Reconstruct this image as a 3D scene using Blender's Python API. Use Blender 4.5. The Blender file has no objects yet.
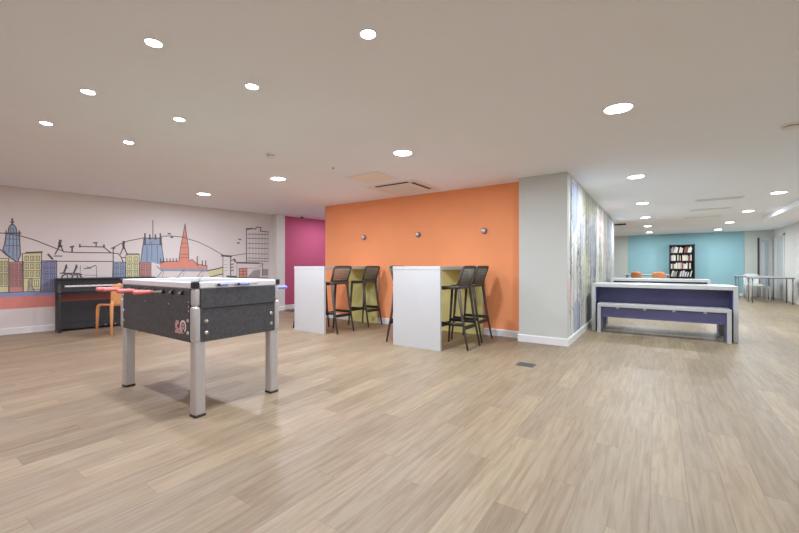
import bpy, bmesh, math, random
from mathutils import Vector, Matrix
random.seed(7)
S = bpy.context.scene
COL = S.collection
R = math.radians

# ------------------------------------------------------------------ camera
F_PX, EYE, CEIL, YAW = 375.0, 1.08, 2.36, R(34.5)
cam_d = bpy.data.cameras.new('camera')
cam_d.sensor_width = 36.0
cam_d.lens = F_PX / 799.0 * 36.0
cam_d.clip_start = 0.02
cam = bpy.data.objects.new('camera', cam_d)
cam.location = (0, 0, EYE)
cam.rotation_euler = (R(90), 0, YAW)
COL.objects.link(cam)
S.camera = cam

# ------------------------------------------------------------------ world, exposure
W = bpy.data.worlds.new('world')
S.world = W
W.use_nodes = True
W.node_tree.nodes['Background'].inputs[0].default_value = (0.9, 0.95, 1.0, 1)
W.node_tree.nodes['Background'].inputs[1].default_value = 0.3
S.view_settings.view_transform = 'Standard'
S.view_settings.look = 'None'
S.view_settings.gamma = 1.0
S.view_settings.use_curve_mapping = False
S.view_settings.exposure = -0.05
S.cycles.use_denoising = True
S.cycles.max_bounces = 12
S.cycles.diffuse_bounces = 8
S.cycles.sample_clamp_indirect = 6.0
BIG_W, SMALL_W = 34.0, 11.0          # watts of one large / one small downlight
COOL = (0.90, 1.0, 1.09)
WARM = (0.89, 1.0, 1.15)
ROSE = (0.94, 0.975, 1.15)
ROSE2 = (1.05, 0.88, 1.06)

FW = (-math.sin(YAW), math.cos(YAW))
RT = (math.cos(YAW), math.sin(YAW))


def ray(px, py):
    u, v = (px - 399.5) / F_PX, (266.5 - py) / F_PX
    return Vector((FW[0] + u * RT[0], FW[1] + u * RT[1], v))


# ------------------------------------------------------------------ materials
def lin(c):
    return tuple(((v / 255) / 12.92 if v / 255 <= 0.04045 else ((v / 255 + 0.055) / 1.055) ** 2.4) for v in c)


MATS = {}


def mat(name, rgb, rough=0.6, metal=0.0, spec=0.4, vary=0.0, scale=8.0, bump=0.0, bscale=60.0, emit=0.0, alpha=1.0, trans=0.0):
    if name in MATS:
        return MATS[name]
    m = bpy.data.materials.new(name)
    m.use_nodes = True
    nt = m.node_tree
    b = nt.nodes['Principled BSDF']
    c = lin(rgb)
    b.inputs['Base Color'].default_value = (*c, 1)
    b.inputs['Roughness'].default_value = rough
    b.inputs['Metallic'].default_value = metal
    b.inputs['Specular IOR Level'].default_value = spec
    b.inputs['Alpha'].default_value = alpha
    b.inputs['Transmission Weight'].default_value = trans
    geo = nt.nodes.new('ShaderNodeNewGeometry')
    if vary > 0:
        n = nt.nodes.new('ShaderNodeTexNoise')
        n.inputs['Scale'].default_value = scale
        n.inputs['Detail'].default_value = 4
        nt.links.new(geo.outputs['Position'], n.inputs['Vector'])
        r = nt.nodes.new('ShaderNodeValToRGB')
        r.color_ramp.elements[0].position = 0.3
        r.color_ramp.elements[1].position = 0.7
        r.color_ramp.elements[0].color = (*[v * (1 - vary) for v in c], 1)
        r.color_ramp.elements[1].color = (*[min(1, v * (1 + vary)) for v in c], 1)
        nt.links.new(n.outputs['Fac'], r.inputs['Fac'])
        nt.links.new(r.outputs['Color'], b.inputs['Base Color'])
    if bump > 0:
        n2 = nt.nodes.new('ShaderNodeTexNoise')
        n2.inputs['Scale'].default_value = bscale
        nt.links.new(geo.outputs['Position'], n2.inputs['Vector'])
        bp = nt.nodes.new('ShaderNodeBump')
        bp.inputs['Strength'].default_value = bump
        bp.inputs['Distance'].default_value = 0.002
        nt.links.new(n2.outputs['Fac'], bp.inputs['Height'])
        nt.links.new(bp.outputs['Normal'], b.inputs['Normal'])
    if emit > 0:
        b.inputs['Emission Color'].default_value = (*c, 1)
        b.inputs['Emission Strength'].default_value = emit
    MATS[name] = m
    return m


def wood(name, island):
    m = bpy.data.materials.new(name)
    m.use_nodes = True
    nt = m.node_tree
    L = nt.links
    N = nt.nodes.new
    b = nt.nodes['Principled BSDF']
    geo = N('ShaderNodeNewGeometry')
    if island:
        rnd = geo.outputs['Random Per Island']
    else:
        rnd = N('ShaderNodeObjectInfo').outputs['Random']
    off = N('ShaderNodeCombineXYZ')
    mul = N('ShaderNodeMath'); mul.operation = 'MULTIPLY'; mul.inputs[1].default_value = 37.0
    L.new(rnd, mul.inputs[0])
    L.new(mul.outputs[0], off.inputs[0]); L.new(mul.outputs[0], off.inputs[1])
    add = N('ShaderNodeVectorMath'); add.operation = 'ADD'
    L.new(geo.outputs['Position'], add.inputs[0]); L.new(off.outputs[0], add.inputs[1])
    sc = N('ShaderNodeVectorMath'); sc.operation = 'MULTIPLY'
    sc.inputs[1].default_value = (24.0, 1.5, 1.0)
    L.new(add.outputs[0], sc.inputs[0])
    n1 = N('ShaderNodeTexNoise'); n1.inputs['Scale'].default_value = 1.6
    n1.inputs['Detail'].default_value = 6; n1.inputs['Roughness'].default_value = 0.6
    n1.inputs['Distortion'].default_value = 0.5
    L.new(sc.outputs[0], n1.inputs['Vector'])
    fine = N('ShaderNodeVectorMath'); fine.operation = 'MULTIPLY'
    fine.inputs[1].default_value = (150.0, 4.0, 1.0)
    L.new(add.outputs[0], fine.inputs[0])
    n2 = N('ShaderNodeTexNoise'); n2.inputs['Scale'].default_value = 1.0; n2.inputs['Detail'].default_value = 3
    L.new(fine.outputs[0], n2.inputs['Vector'])
    # knots
    ks = N('ShaderNodeVectorMath'); ks.operation = 'MULTIPLY'; ks.inputs[1].default_value = (7.0, 2.6, 1.0)
    L.new(add.outputs[0], ks.inputs[0])
    vo = N('ShaderNodeTexVoronoi'); vo.voronoi_dimensions = '2D'; vo.inputs['Scale'].default_value = 0.9
    L.new(ks.outputs[0], vo.inputs['Vector'])
    kr = N('ShaderNodeValToRGB')
    kr.color_ramp.elements[0].position = 0.0; kr.color_ramp.elements[0].color = (1, 1, 1, 1)
    kr.color_ramp.elements[1].position = 0.12; kr.color_ramp.elements[1].color = (0, 0, 0, 1)
    L.new(vo.outputs['Distance'], kr.inputs['Fac'])
    base = N('ShaderNodeValToRGB')
    e = base.color_ramp.elements
    e[0].position = 0.0; e[0].color = (*lin((140, 124, 101)), 1)
    e[1].position = 1.0; e[1].color = (*lin((160, 145, 120)), 1)
    for p, c in ((0.25, (150, 134, 110)), (0.5, (146, 132, 111)), (0.75, (154, 137, 112))):
        k = e.new(p); k.color = (*lin(c), 1)
    L.new(rnd, base.inputs['Fac'])
    gr = N('ShaderNodeValToRGB')
    gr.color_ramp.elements[0].position = 0.34; gr.color_ramp.elements[0].color = (0.77, 0.70, 0.62, 1)
    gr.color_ramp.elements[1].position = 0.60; gr.color_ramp.elements[1].color = (1.06, 1.06, 1.06, 1)
    L.new(n1.outputs['Fac'], gr.inputs['Fac'])
    m1 = N('ShaderNodeMix'); m1.data_type = 'RGBA'; m1.blend_type = 'MULTIPLY'
    m1.inputs[0].default_value = 0.85
    L.new(base.outputs['Color'], m1.inputs[6]); L.new(gr.outputs['Color'], m1.inputs[7])
    fr = N('ShaderNodeValToRGB')
    fr.color_ramp.elements[0].position = 0.35; fr.color_ramp.elements[0].color = (0.86, 0.84, 0.81, 1)
    fr.color_ramp.elements[1].position = 0.6; fr.color_ramp.elements[1].color = (1.03, 1.03, 1.03, 1)
    L.new(n2.outputs['Fac'], fr.inputs['Fac'])
    m2 = N('ShaderNodeMix'); m2.data_type = 'RGBA'; m2.blend_type = 'MULTIPLY'; m2.inputs[0].default_value = 0.5
    L.new(m1.outputs[2], m2.inputs[6]); L.new(fr.outputs['Color'], m2.inputs[7])
    m3 = N('ShaderNodeMix'); m3.data_type = 'RGBA'
    m3.inputs[7].default_value = (*lin((140, 108, 80)), 1)
    km = N('ShaderNodeMath'); km.operation = 'MULTIPLY'; km.inputs[1].default_value = 0.55
    L.new(kr.outputs['Color'], km.inputs[0]); L.new(km.outputs[0], m3.inputs[0])
    L.new(m2.outputs[2], m3.inputs[6])
    L.new(m3.outputs[2], b.inputs['Base Color'])
    b.inputs['Roughness'].default_value = 0.5
    b.inputs['Specular IOR Level'].default_value = 0.45
    return m


M_WHITE = mat('white_laminate', (196, 197, 196), 0.35, vary=0.01, scale=3)
M_PAINT = mat('white_wall_paint', (222, 219, 214), 0.85, vary=0.012, scale=2, bump=0.1)
M_GREY = mat('pale_grey_wall_paint', (202, 204, 198), 0.85, vary=0.012, scale=2, bump=0.1)
M_LOWER = mat('pale_mural_paint', (222, 216, 211), 0.85, vary=0.012, scale=2, bump=0.1)
M_CEIL = mat('ceiling_paint', (243, 246, 252), 0.9, vary=0.01, scale=1.5)
M_ORANGE = mat('orange_wall_paint', (243, 158, 106), 0.75, vary=0.025, scale=2, bump=0.1)
M_PINK = mat('magenta_wall_paint', (198, 92, 126), 0.75, vary=0.03, scale=2, bump=0.1)
M_TEAL = mat('teal_wall_paint', (150, 192, 200), 0.75, vary=0.02, scale=2, bump=0.1)
M_SKIRT = mat('skirting_gloss', (232, 231, 229), 0.4, vary=0.01)
M_BLACKW = mat('black_ash_laminate', (72, 72, 74), 0.55, vary=0.25, scale=40, bump=0.15)
M_ALU = mat('brushed_aluminium', (200, 198, 197), 0.38, 0.55, vary=0.03, scale=20)
M_RAIL = mat('pale_rail_aluminium', (220, 220, 220), 0.4, 0.15, vary=0.01)
M_BLACK = mat('black_plastic', (38, 38, 40), 0.45, vary=0.1)
M_STOOL = mat('charcoal_plastic', (80, 76, 71), 0.5, vary=0.12, scale=20)
M_STOOLMESH = mat('charcoal_mesh_plastic', (116, 110, 100), 0.55, vary=0.12, scale=20)
M_RED = mat('red_grip_rubber', (224, 120, 114), 0.45, vary=0.06, scale=30)
M_BLUE = mat('blue_grip_rubber', (138, 150, 226), 0.4, vary=0.05)
M_CHROME = mat('chrome', (215, 215, 215), 0.15, 1.0)
M_LIME = mat('lime_laminate', (236, 230, 150), 0.5, vary=0.02, scale=4)
M_PURPLE = mat('purple_laminate', (100, 101, 144), 0.5, vary=0.05, scale=6)
M_ORPL = mat('orange_plastic', (230, 164, 108), 0.4, vary=0.03)
M_ORPL2 = mat('deep_orange_plastic', (222, 148, 102), 0.4, vary=0.03)
M_WHPL = mat('white_plastic', (228, 228, 226), 0.4, vary=0.01)
M_STEEL = mat('grey_steel', (128, 130, 133), 0.4, 0.6, vary=0.05)
M_EDGE = mat('grey_edging', (110, 112, 116), 0.5, vary=0.05)
M_PIANO = mat('piano_black', (52, 53, 55), 0.42, vary=0.15, scale=30)
M_KEYW = mat('ivory_keys', (235, 232, 225), 0.3, vary=0.01)
M_LAMP = mat('lamp_diffuser', (255, 252, 246), 0.5, emit=30.0)
M_LAMP2 = mat('spot_diffuser', (250, 252, 255), 0.5, emit=80.0)
M_TRIM = mat('lamp_trim_white', (232, 230, 227), 0.5, vary=0.01)
M_PLATE = mat('vent_white_plastic', (236, 233, 229), 0.55, vary=0.01)
M_BEIGE = mat('access_panel_beige', (244, 236, 224), 0.7, vary=0.01)
M_VOID = mat('dark_slot', (40, 36, 34), 0.9, vary=0.1)
M_TGRILLE = mat('grey_green_grille', (222, 228, 226), 0.6, vary=0.02)
M_SHELF = mat('black_brown_veneer', (42, 37, 36), 0.55, vary=0.15, scale=30)
M_MAT = mat('charcoal_carpet', (92, 89, 86), 0.95, vary=0.1, scale=90, bump=0.3)
M_GLASS = mat('blue_grey_glass', (165, 178, 188), 0.08, spec=0.6, vary=0.02)
M_FIELD = mat('green_playfield', (96, 150, 98), 0.4, vary=0.03)
M_VENTF = mat('dark_floor_metal', (92, 92, 92), 0.45, 0.4, vary=0.1)
M_CHAR = mat('charcoal_frame', (70, 72, 76), 0.5, vary=0.05)
M_BASE = mat('floor_joint', (128, 110, 90), 0.9, vary=0.1)
M_WOOD = wood('oak_plank', False)
M_WOODF = wood('oak_plank_far', True)


# ------------------------------------------------------------------ mesh builder
class B:
    def __init__(s):
        s.bm = bmesh.new()
        s.mi = 0

    def _tagfaces(s, faces, smooth):
        for f in faces:
            f.smooth = smooth
            f.material_index = s.mi

    def box(s, x0, x1, y0, y1, z0, z1, bev=0.0, seg=1, M=None):
        P = [(x, y, z) for z in (z0, z1) for y in (y0, y1) for x in (x0, x1)]
        v = [s.bm.verts.new(M @ Vector(p) if M else p) for p in P]
        fs = [s.bm.faces.new([v[i] for i in q]) for q in
              ((0, 2, 3, 1), (4, 5, 7, 6), (0, 1, 5, 4), (2, 6, 7, 3), (0, 4, 6, 2), (1, 3, 7, 5))]
        s._tagfaces(fs, False)
        if bev > 0:
            ed = list({e for f in fs for e in f.edges})
            r = bmesh.ops.bevel(s.bm, geom=ed, offset=bev, segments=seg, profile=0.5, affect='EDGES', clamp_overlap=True)
            s._tagfaces(r['faces'], seg > 1)
        return s

    def tube(s, pts, rad, seg=10, cap=True, sx=1.0):
        pts = [Vector(p) for p in pts]
        if not isinstance(rad, (list, tuple)):
            rad = [rad] * len(pts)
        rings = []
        up = None
        for i, p in enumerate(pts):
            if i == 0:
                t = pts[1] - p
            elif i == len(pts) - 1:
                t = p - pts[i - 1]
            else:
                t = (pts[i + 1] - p).normalized() + (p - pts[i - 1]).normalized()
            t.normalize()
            if up is None:
                a = Vector((1, 0, 0)) if abs(t.x) < 0.8 else Vector((0, 1, 0))
                u = (a - t * a.dot(t)).normalized()
            else:
                u = (up - t * up.dot(t)).normalized()
            up = u
            w = t.cross(u)
            rings.append([s.bm.verts.new(p + (u * math.cos(2 * math.pi * k / seg) * sx + w * math.sin(2 * math.pi * k / seg)) * rad[i]) for k in range(seg)])
        fs = []
        for a, b in zip(rings, rings[1:]):
            for k in range(seg):
                fs.append(s.bm.faces.new((a[k], a[(k + 1) % seg], b[(k + 1) % seg], b[k])))
        s._tagfaces(fs, True)
        if cap:
            s._tagfaces([s.bm.faces.new(rings[0][::-1]), s.bm.faces.new(rings[-1])], False)
        return s

    def lathe(s, prof, c=(0, 0, 0), seg=24, axis='Z'):
        rings = []
        for r, h in prof:
            ring = []
            for k in range(seg):
                a = 2 * math.pi * k / seg
                q = (r * math.cos(a), r * math.sin(a), h)
                if axis == 'Y':
                    q = (q[0], q[2], q[1])
                if axis == 'X':
                    q = (q[2], q[0], q[1])
                ring.append(s.bm.verts.new((c[0] + q[0], c[1] + q[1], c[2] + q[2])))
            rings.append(ring)
        fs = []
        for a, b in zip(rings, rings[1:]):
            for k in range(seg):
                fs.append(s.bm.faces.new((a[k], a[(k + 1) % seg], b[(k + 1) % seg], b[k])))
        s._tagfaces(fs, True)
        s._tagfaces([s.bm.faces.new(rings[0][::-1]), s.bm.faces.new(rings[-1])], False)
        return s

    def poly(s, pts):
        try:
            f = s.bm.faces.new([s.bm.verts.new(p) for p in pts])
            s._tagfaces([f], False)
        except ValueError:
            pass
        return s

    def prism(s, pts, d):
        """closed outline pts extruded by vector d"""
        d = Vector(d)
        a = [s.bm.verts.new(p) for p in pts]
        b = [s.bm.verts.new(Vector(p) + d) for p in pts]
        n = len(a)
        fs = [s.bm.faces.new(a[::-1]), s.bm.faces.new(b)]
        for i in range(n):
            fs.append(s.bm.faces.new((a[i], a[(i + 1) % n], b[(i + 1) % n], b[i])))
        s._tagfaces(fs, False)
        return s

    def grid(s, fn, nu, nv, thick):
        """closed sheet from a function (u,v)->point, thickened along -normal (approx) by thick"""
        top, bot = [], []
        e = 1e-3
        for j in range(nv + 1):
            for i in range(nu + 1):
                u, v = i / nu, j / nv
                p = Vector(fn(u, v))
                du = Vector(fn(min(1, u + e), v)) - Vector(fn(max(0, u - e), v))
                dv = Vector(fn(u, min(1, v + e))) - Vector(fn(u, max(0, v - e)))
                n = du.cross(dv).normalized()
                top.append(s.bm.verts.new(p))
                bot.append(s.bm.verts.new(p - n * thick))
        W_ = nu + 1
        fs = []
        for j in range(nv):
            for i in range(nu):
                a, b, c, d = j * W_ + i, j * W_ + i + 1, (j + 1) * W_ + i + 1, (j + 1) * W_ + i
                fs.append(s.bm.faces.new((top[a], top[b], top[c], top[d])))
                fs.append(s.bm.faces.new((bot[d], bot[c], bot[b], bot[a])))
        edge = [i for i in range(W_)] + [j * W_ + nu for j in range(1, nv + 1)] + \
               [nv * W_ + i for i in range(nu - 1, -1, -1)] + [j * W_ for j in range(nv - 1, 0, -1)]
        for i in range(len(edge)):
            a, b = edge[i], edge[(i + 1) % len(edge)]
            fs.append(s.bm.faces.new((top[b], top[a], bot[a], bot[b])))
        s._tagfaces(fs, True)
        return s

    def mesh(s, name, mats):
        bmesh.ops.recalc_face_normals(s.bm, faces=s.bm.faces)
        me = bpy.data.meshes.new(name)
        s.bm.to_mesh(me)
        s.bm.free()
        for m in (mats if isinstance(mats, (list, tuple)) else [mats]):
            me.materials.append(m)
        return me

    def obj(s, name, mats, parent=None, loc=None):
        return link(name, s.mesh(name, mats), parent, loc)


def link(name, me, parent=None, loc=None):
    o = bpy.data.objects.new(name, me)
    COL.objects.link(o)
    if parent:
        o.parent = parent
    if loc is not None:
        o.location = loc
    return o


def tag(o, label, cat, group=None):
    o['label'] = label
    o['category'] = cat
    if group:
        o['group'] = group
    return o


def thing(name, label, cat, loc=(0, 0, 0), rz=0.0, group=None):
    o = bpy.data.objects.new(name, None)
    COL.objects.link(o)
    o.location = loc
    o.rotation_euler = (0, 0, rz)
    o.empty_display_size = 0.05
    return tag(o, label, cat, group)


def struct(o, parent=None):
    o['kind'] = 'structure'
    return o


def copy_tree(o, parent=None):
    c = o.copy()
    COL.objects.link(c)
    c.parent = parent
    for ch in list(o.children):
        copy_tree(ch, c)
    return c


def dup(root, loc, rz, label, group=None):
    c = copy_tree(root)
    c.location = loc
    c.rotation_euler = (0, 0, rz)
    c['label'] = label
    if group:
        c['group'] = group
    return c


# ------------------------------------------------------------------ room shell
XR, YB, YF = 3.36, -3.2, 18.3            # right wall, wall behind, teal wall
YO, YC, XM, XOL = 5.69, 5.46, -1.0, -5.83  # orange wall, column face, printed wall, left end of the orange wall
XCL = -1.65                                # left side of column
tL = Vector((0.146, 0.9893, 0)).normalized()
nL = Vector((tL.y, -tL.x, 0))
P0 = Vector((-8.5, 1.3, 0))


def onleft(y, off=0.0, z=0.0):
    k = (y - P0.y) / tL.y
    p = P0 + tL * k + nL * off
    return Vector((p.x, p.y, z))


floor = struct(B().box(-9.6, XR + 0.1, YB - 0.1, YF + 0.1, -0.12, -0.006).obj('floor', M_BASE))
struct(B().box(-9.6, XR + 0.1, YB - 0.1, YF + 0.1, CEIL, CEIL + 0.12).obj('ceiling', M_CEIL))


def leftwall(name, y0, y1, z0, z1, off0, off1, m):
    pts = [onleft(y0, off0, z0), onleft(y0, off1, z0), onleft(y1, off1, z0), onleft(y1, off0, z0)]
    return struct(B().prism(pts, (0, 0, z1 - z0)).obj(name, m))


leftwall('wall_left', YB, 5.85, 0, CEIL, -0.12, 0, M_LOWER)
leftwall('wall_left_pier', 5.85, 6.07, 0, CEIL, -0.12, 0.21, M_PAINT)
leftwall('wall_hall_left', 6.07, 9.6, 0, CEIL, -0.12, 0, M_PINK)
struct(B().box(-7.6, XOL, 9.6, 9.7, 0, CEIL).obj('wall_hall_end', M_PAINT))
struct(B().box(XOL, XCL + 0.1, YO, YO + 0.15, 0, CEIL).obj('wall_middle', M_ORANGE))
struct(B().box(XOL, XOL + 0.12, YO + 0.15, 9.7, 0, CEIL).obj('wall_hall_right', M_PAINT))
struct(B().box(XCL, XM, YC, 6.0, 0, CEIL).obj('wall_column', M_GREY))
struct(B().box(XM - 0.12, XM - 0.001, 6.0, 12.1, 0, CEIL).obj('wall_middle_right', M_PAINT))
struct(B().box(-4.0, XM - 0.12, 12.0, 12.1, 0, CEIL).obj('wall_middle_end', M_PAINT))
struct(B().box(-4.1, -4.0, 12.0, YF, 0, CEIL).obj('wall_far_side', M_PAINT))
struct(B().box(-4.1, -1.0, YF, YF + 0.1, 0, CEIL).obj('wall_far_left', M_GREY))
struct(B().box(-1.0, 2.6, YF - 0.015, YF + 0.1, 0, CEIL).obj('wall_far', M_TEAL))
struct(B().box(2.6, XR, YF, YF + 0.1, 0, CEIL).obj('wall_far_right', M_GREY))
struct(B().box(XR, XR + 0.1, YB, YF, 0, CEIL).obj('wall_right', M_PAINT))
struct(B().box(XR - 0.05, XR, 8.0, 15.3, 0, CEIL).obj('wall_right_pilaster', M_PAINT))
struct(B().box(-9.4, XR, YB - 0.1, YB, 0, CEIL).obj('wall_back', M_PAINT))
struct(B().box(2.23, XR - 0.05, 6.0, 13.2, CEIL - 0.11, CEIL).obj('ceiling_soffit', M_CEIL))


def skirt_line(name, pts, h=0.105, t=0.016):
    """skirting board along a polyline; the board stands on the left-hand side of its direction"""
    b = B()
    for p, q in zip(pts, pts[1:]):
        p, q = Vector((p[0], p[1], 0)), Vector((q[0], q[1], 0))
        d = (q - p).normalized()
        n = Vector((-d.y, d.x, 0))
        a, c = p - d * 0.0, q + d * t
        sec = [(0, 0.0), (t, 0.0), (t, h - 0.012), (t * 0.45, h), (0, h)]
        o0 = [a + n * x + Vector((0, 0, z)) for x, z in sec]
        b.prism(o0, c - a)
    return struct(b.obj(name, M_SKIRT))


def rev(*p):
    return list(p)[::-1]


lw = [onleft(YB, 0.001), onleft(5.85, 0.001)]
skirt_line('baseboard_left', [(p.x, p.y) for p in lw][::-1])
lp = [onleft(5.85, 0.21), onleft(6.07, 0.21)]
skirt_line('baseboard_pier', [(p.x, p.y) for p in lp][::-1])
lh = [onleft(6.08, 0.001), onleft(9.6, 0.001)]
skirt_line('baseboard_hall', [(p.x, p.y) for p in lh][::-1])
skirt_line('baseboard_middle', [(XCL, YO), (XOL, YO)])
skirt_line('baseboard_column', [(XM, 12.1), (XM, YC), (XCL, YC)])
bb = B()
skirt_line('baseboard_far', [(2.6, YF - 0.015), (-1.0, YF - 0.015)])
skirt_line('baseboard_right', [(XR - 0.05, 8.0), (XR - 0.05, 15.3)])

# door and glazed panel at the far right corner
d1 = struct(B().box(2.95, 3.34, YF - 0.05, YF + 0.02, 0, 2.12, 0.004).obj('door_1', M_WHITE))
B().box(2.945, 2.995, YF - 0.07, YF - 0.045, 0, 2.1).obj('door_edge', M_CHAR, d1)
B().box(3.14, 3.22, YF - 0.062, YF - 0.045, 0.25, 2.0).obj('glass_pane', M_GLASS, d1)
B().box(3.06, 3.12, YF - 0.062, YF - 0.045, 1.95, 2.03).obj('door_sign', M_GLASS, d1)
d2 = struct(B().box(XR - 0.02, XR + 0.02, 16.9, 17.75, 0, 2.08, 0.004).obj('door_2', M_WHITE))
for a, b_, z0, z1 in ((16.82, 16.9, 0, 2.15), (17.75, 17.83, 0, 2.15), (16.82, 17.83, 2.08, 2.15)):
    B().box(XR - 0.03, XR + 0.01, a, b_, z0, z1, 0.003).obj('door_frame', M_PAINT, d2)

# ------------------------------------------------------------------ floor planks
PW, PL, GAP = 0.148, 1.2, 0.0006
pm = B().box(-PW / 2 + GAP / 2, PW / 2 - GAP / 2, -PL / 2 + GAP / 2, PL / 2 - GAP / 2, -0.006, 0.0).mesh('plank', M_WOOD)


def in_room(x, y):
    if y > YF or y < YB:
        return False
    if x < -9.3 or x > XR:
        return False
    if XOL + 0.2 < x < XM - 0.2 and 6.3 < y < 11.7:
        return False
    return True


planks = []
rp = random.Random(3)
ix0, ix1 = int(-9.5 / PW), int(XR / PW) + 1
for i in range(ix0, ix1 + 1):
    x = i * PW + 0.121 - PW * 0.5
    if x + PW / 2 > XR + 0.09 or x - PW / 2 < -9.5:
        continue
    o = ((i * 0.37) % 1.0) * PL + rp.uniform(-0.1, 0.1)
    y = YB - PL + o
    while y < YF + 0.05:
        if in_room(x, y):
            d = x * FW[0] + y * FW[1]
            l = x * RT[0] + y * RT[1]
            vis = d > 0.8 and abs(l) < 1.10 * d + 0.3 and d < 30
            planks.append((0 if vis else 1, d, x, y))
        y += PL
planks.sort(key=lambda t: (t[0], t[1]))
for k, (v, d, x, y) in enumerate(planks[:300]):
    link('plank', pm, floor, (x, y, 0))
V, Fc = [], []
for v, d, x, y in planks[300:]:
    n = len(V)
    a, c = PW / 2 - GAP / 2, PL / 2 - GAP / 2
    for z in (-0.006, 0.0):
        V += [(x - a, y - c, z), (x + a, y - c, z), (x + a, y + c, z), (x - a, y + c, z)]
    Fc += [(n + 4, n + 5, n + 6, n + 7), (n, n + 1, n + 5, n + 4), (n + 1, n + 2, n + 6, n + 5), (n + 2, n + 3, n + 7, n + 6), (n + 3, n, n + 4, n + 7)]
me = bpy.data.meshes.new('plank_rest')
me.from_pydata(V, [], Fc)
me.materials.append(M_WOODF)
rest = link('distant_planks', me, floor)
rest['kind'] = 'stuff'

# ------------------------------------------------------------------ downlights
def light_obj(r, watts, col, parent):
    ld = bpy.data.lights.new('downlight_lamp', 'AREA')
    ld.shape = 'DISK'
    ld.size = 2 * r * 0.9
    ld.energy = watts
    ld.color = col
    lo = bpy.data.objects.new('lamp', ld)
    COL.objects.link(lo)
    lo.parent = parent
    lo.location = (0, 0, -0.0065)


ring_me, lens_me = {}, {}
for nm, r in (('big', 0.099), ('small', 0.041)):
    w = r * 1.09
    b = B()
    seg = 32
    prof = [(r, -0.002), (r, -0.006), (w * 0.97, -0.005), (w, -0.002), (w, 0.0), (r, 0.0)]
    rings = [[b.bm.verts.new((rr * math.cos(2 * math.pi * k / seg), rr * math.sin(2 * math.pi * k / seg), h)) for k in range(seg)] for rr, h in prof]
    for a, c in zip(rings, rings[1:] + rings[:1]):
        for k in range(seg):
            b._tagfaces([b.bm.faces.new((a[k], a[(k + 1) % seg], c[(k + 1) % seg], c[k]))], True)
    ring_me[nm] = b.mesh('trim_ring', M_TRIM)
    lens_me[nm] = B().lathe([(r * 0.999, -0.0005), (r * 0.999, -0.004), (r * 0.93, -0.005), (r * 0.7, -0.0055)], seg=32).mesh('diffuser', M_LAMP if nm == 'big' else M_LAMP2)


def downlight(x, y, kind, label, group, col, k=1.0):
    t = thing('ceiling_light', label, 'light', (x, y, CEIL), 0, group)
    link('trim_ring', ring_me[kind], t)
    link('diffuser', lens_me[kind], t)
    light_obj(0.099 if kind == 'big' else 0.041, (BIG_W if kind == 'big' else SMALL_W) * k, col, t)


ORD = ('first', 'second', 'third', 'fourth', 'fifth')
for k, x in enumerate((-4.49, -3.43, -2.37)):
    downlight(x, 0.97, 'small', f'small round spotlight in the row of three over the table football, {ORD[k]} from mural wall', 'small spotlights over the table football', ROSE)
for k, x in enumerate((-4.48, -3.42, -2.37, -1.31)):
    downlight(x, 1.60, 'small', f'small round spotlight in the row of four over the table football, {ORD[k]} from mural wall', 'small spotlights over the table football', ROSE)
for x, lb in ((-6.60, 'large round ceiling light between the piano and the grey pier'), (-4.55, 'large round ceiling light in front of the farther bar table'), (-2.36, 'large round ceiling light in front of the bar table by the column'), (-0.26, 'large round ceiling light in front of the grey column corner')):
    downlight(x, 3.50, 'big', lb, 'large ceiling lights', WARM if x > -4 else ROSE, 1.0 if abs(x + 6.6) < 0.1 else 0.8 if x > -1 else 1.25)
for k, y in enumerate((16.81, 14.28, 11.67, 9.03, 6.31)):
    downlight(-0.25, y, 'big', f'large round ceiling light along the printed wall, {ORD[k]} from the teal wall', 'large ceiling lights', COOL)
for k, y in enumerate((16.90, 14.40, 11.68, 9.06)):
    downlight(1.73, y, 'big', f'large round ceiling light in the row beside the ceiling soffit, {ORD[k]} from teal wall', 'large ceiling lights', COOL)
for x, y in ((1.73, 6.3), (1.73, 3.5), (1.73, 0.7), (-0.26, 0.7), (-0.26, -2.1), (1.73, -2.1)):  # unseen downlights, guessed from the grid and added for fill light
    downlight(x, y, 'big', 'unseen ceiling light added for fill over the open floor away from the furniture', 'unseen fill lights added over the open floor', WARM, 0.3)
for x, y in ((-2.36, -2.1), (-4.5, -2.1), (-6.6, -2.1), (-6.6, 0.7)):  # more unseen lamps out of view, added as pinkish fill
    downlight(x, y, 'big', 'unseen ceiling light added for fill over the open floor away from the furniture', 'unseen fill lights added over the open floor', ROSE2, 0.4)
downlight(-6.75, 7.0, 'big', 'large round ceiling light in the passage by the magenta wall', 'large ceiling lights', WARM, 0.5)

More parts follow.
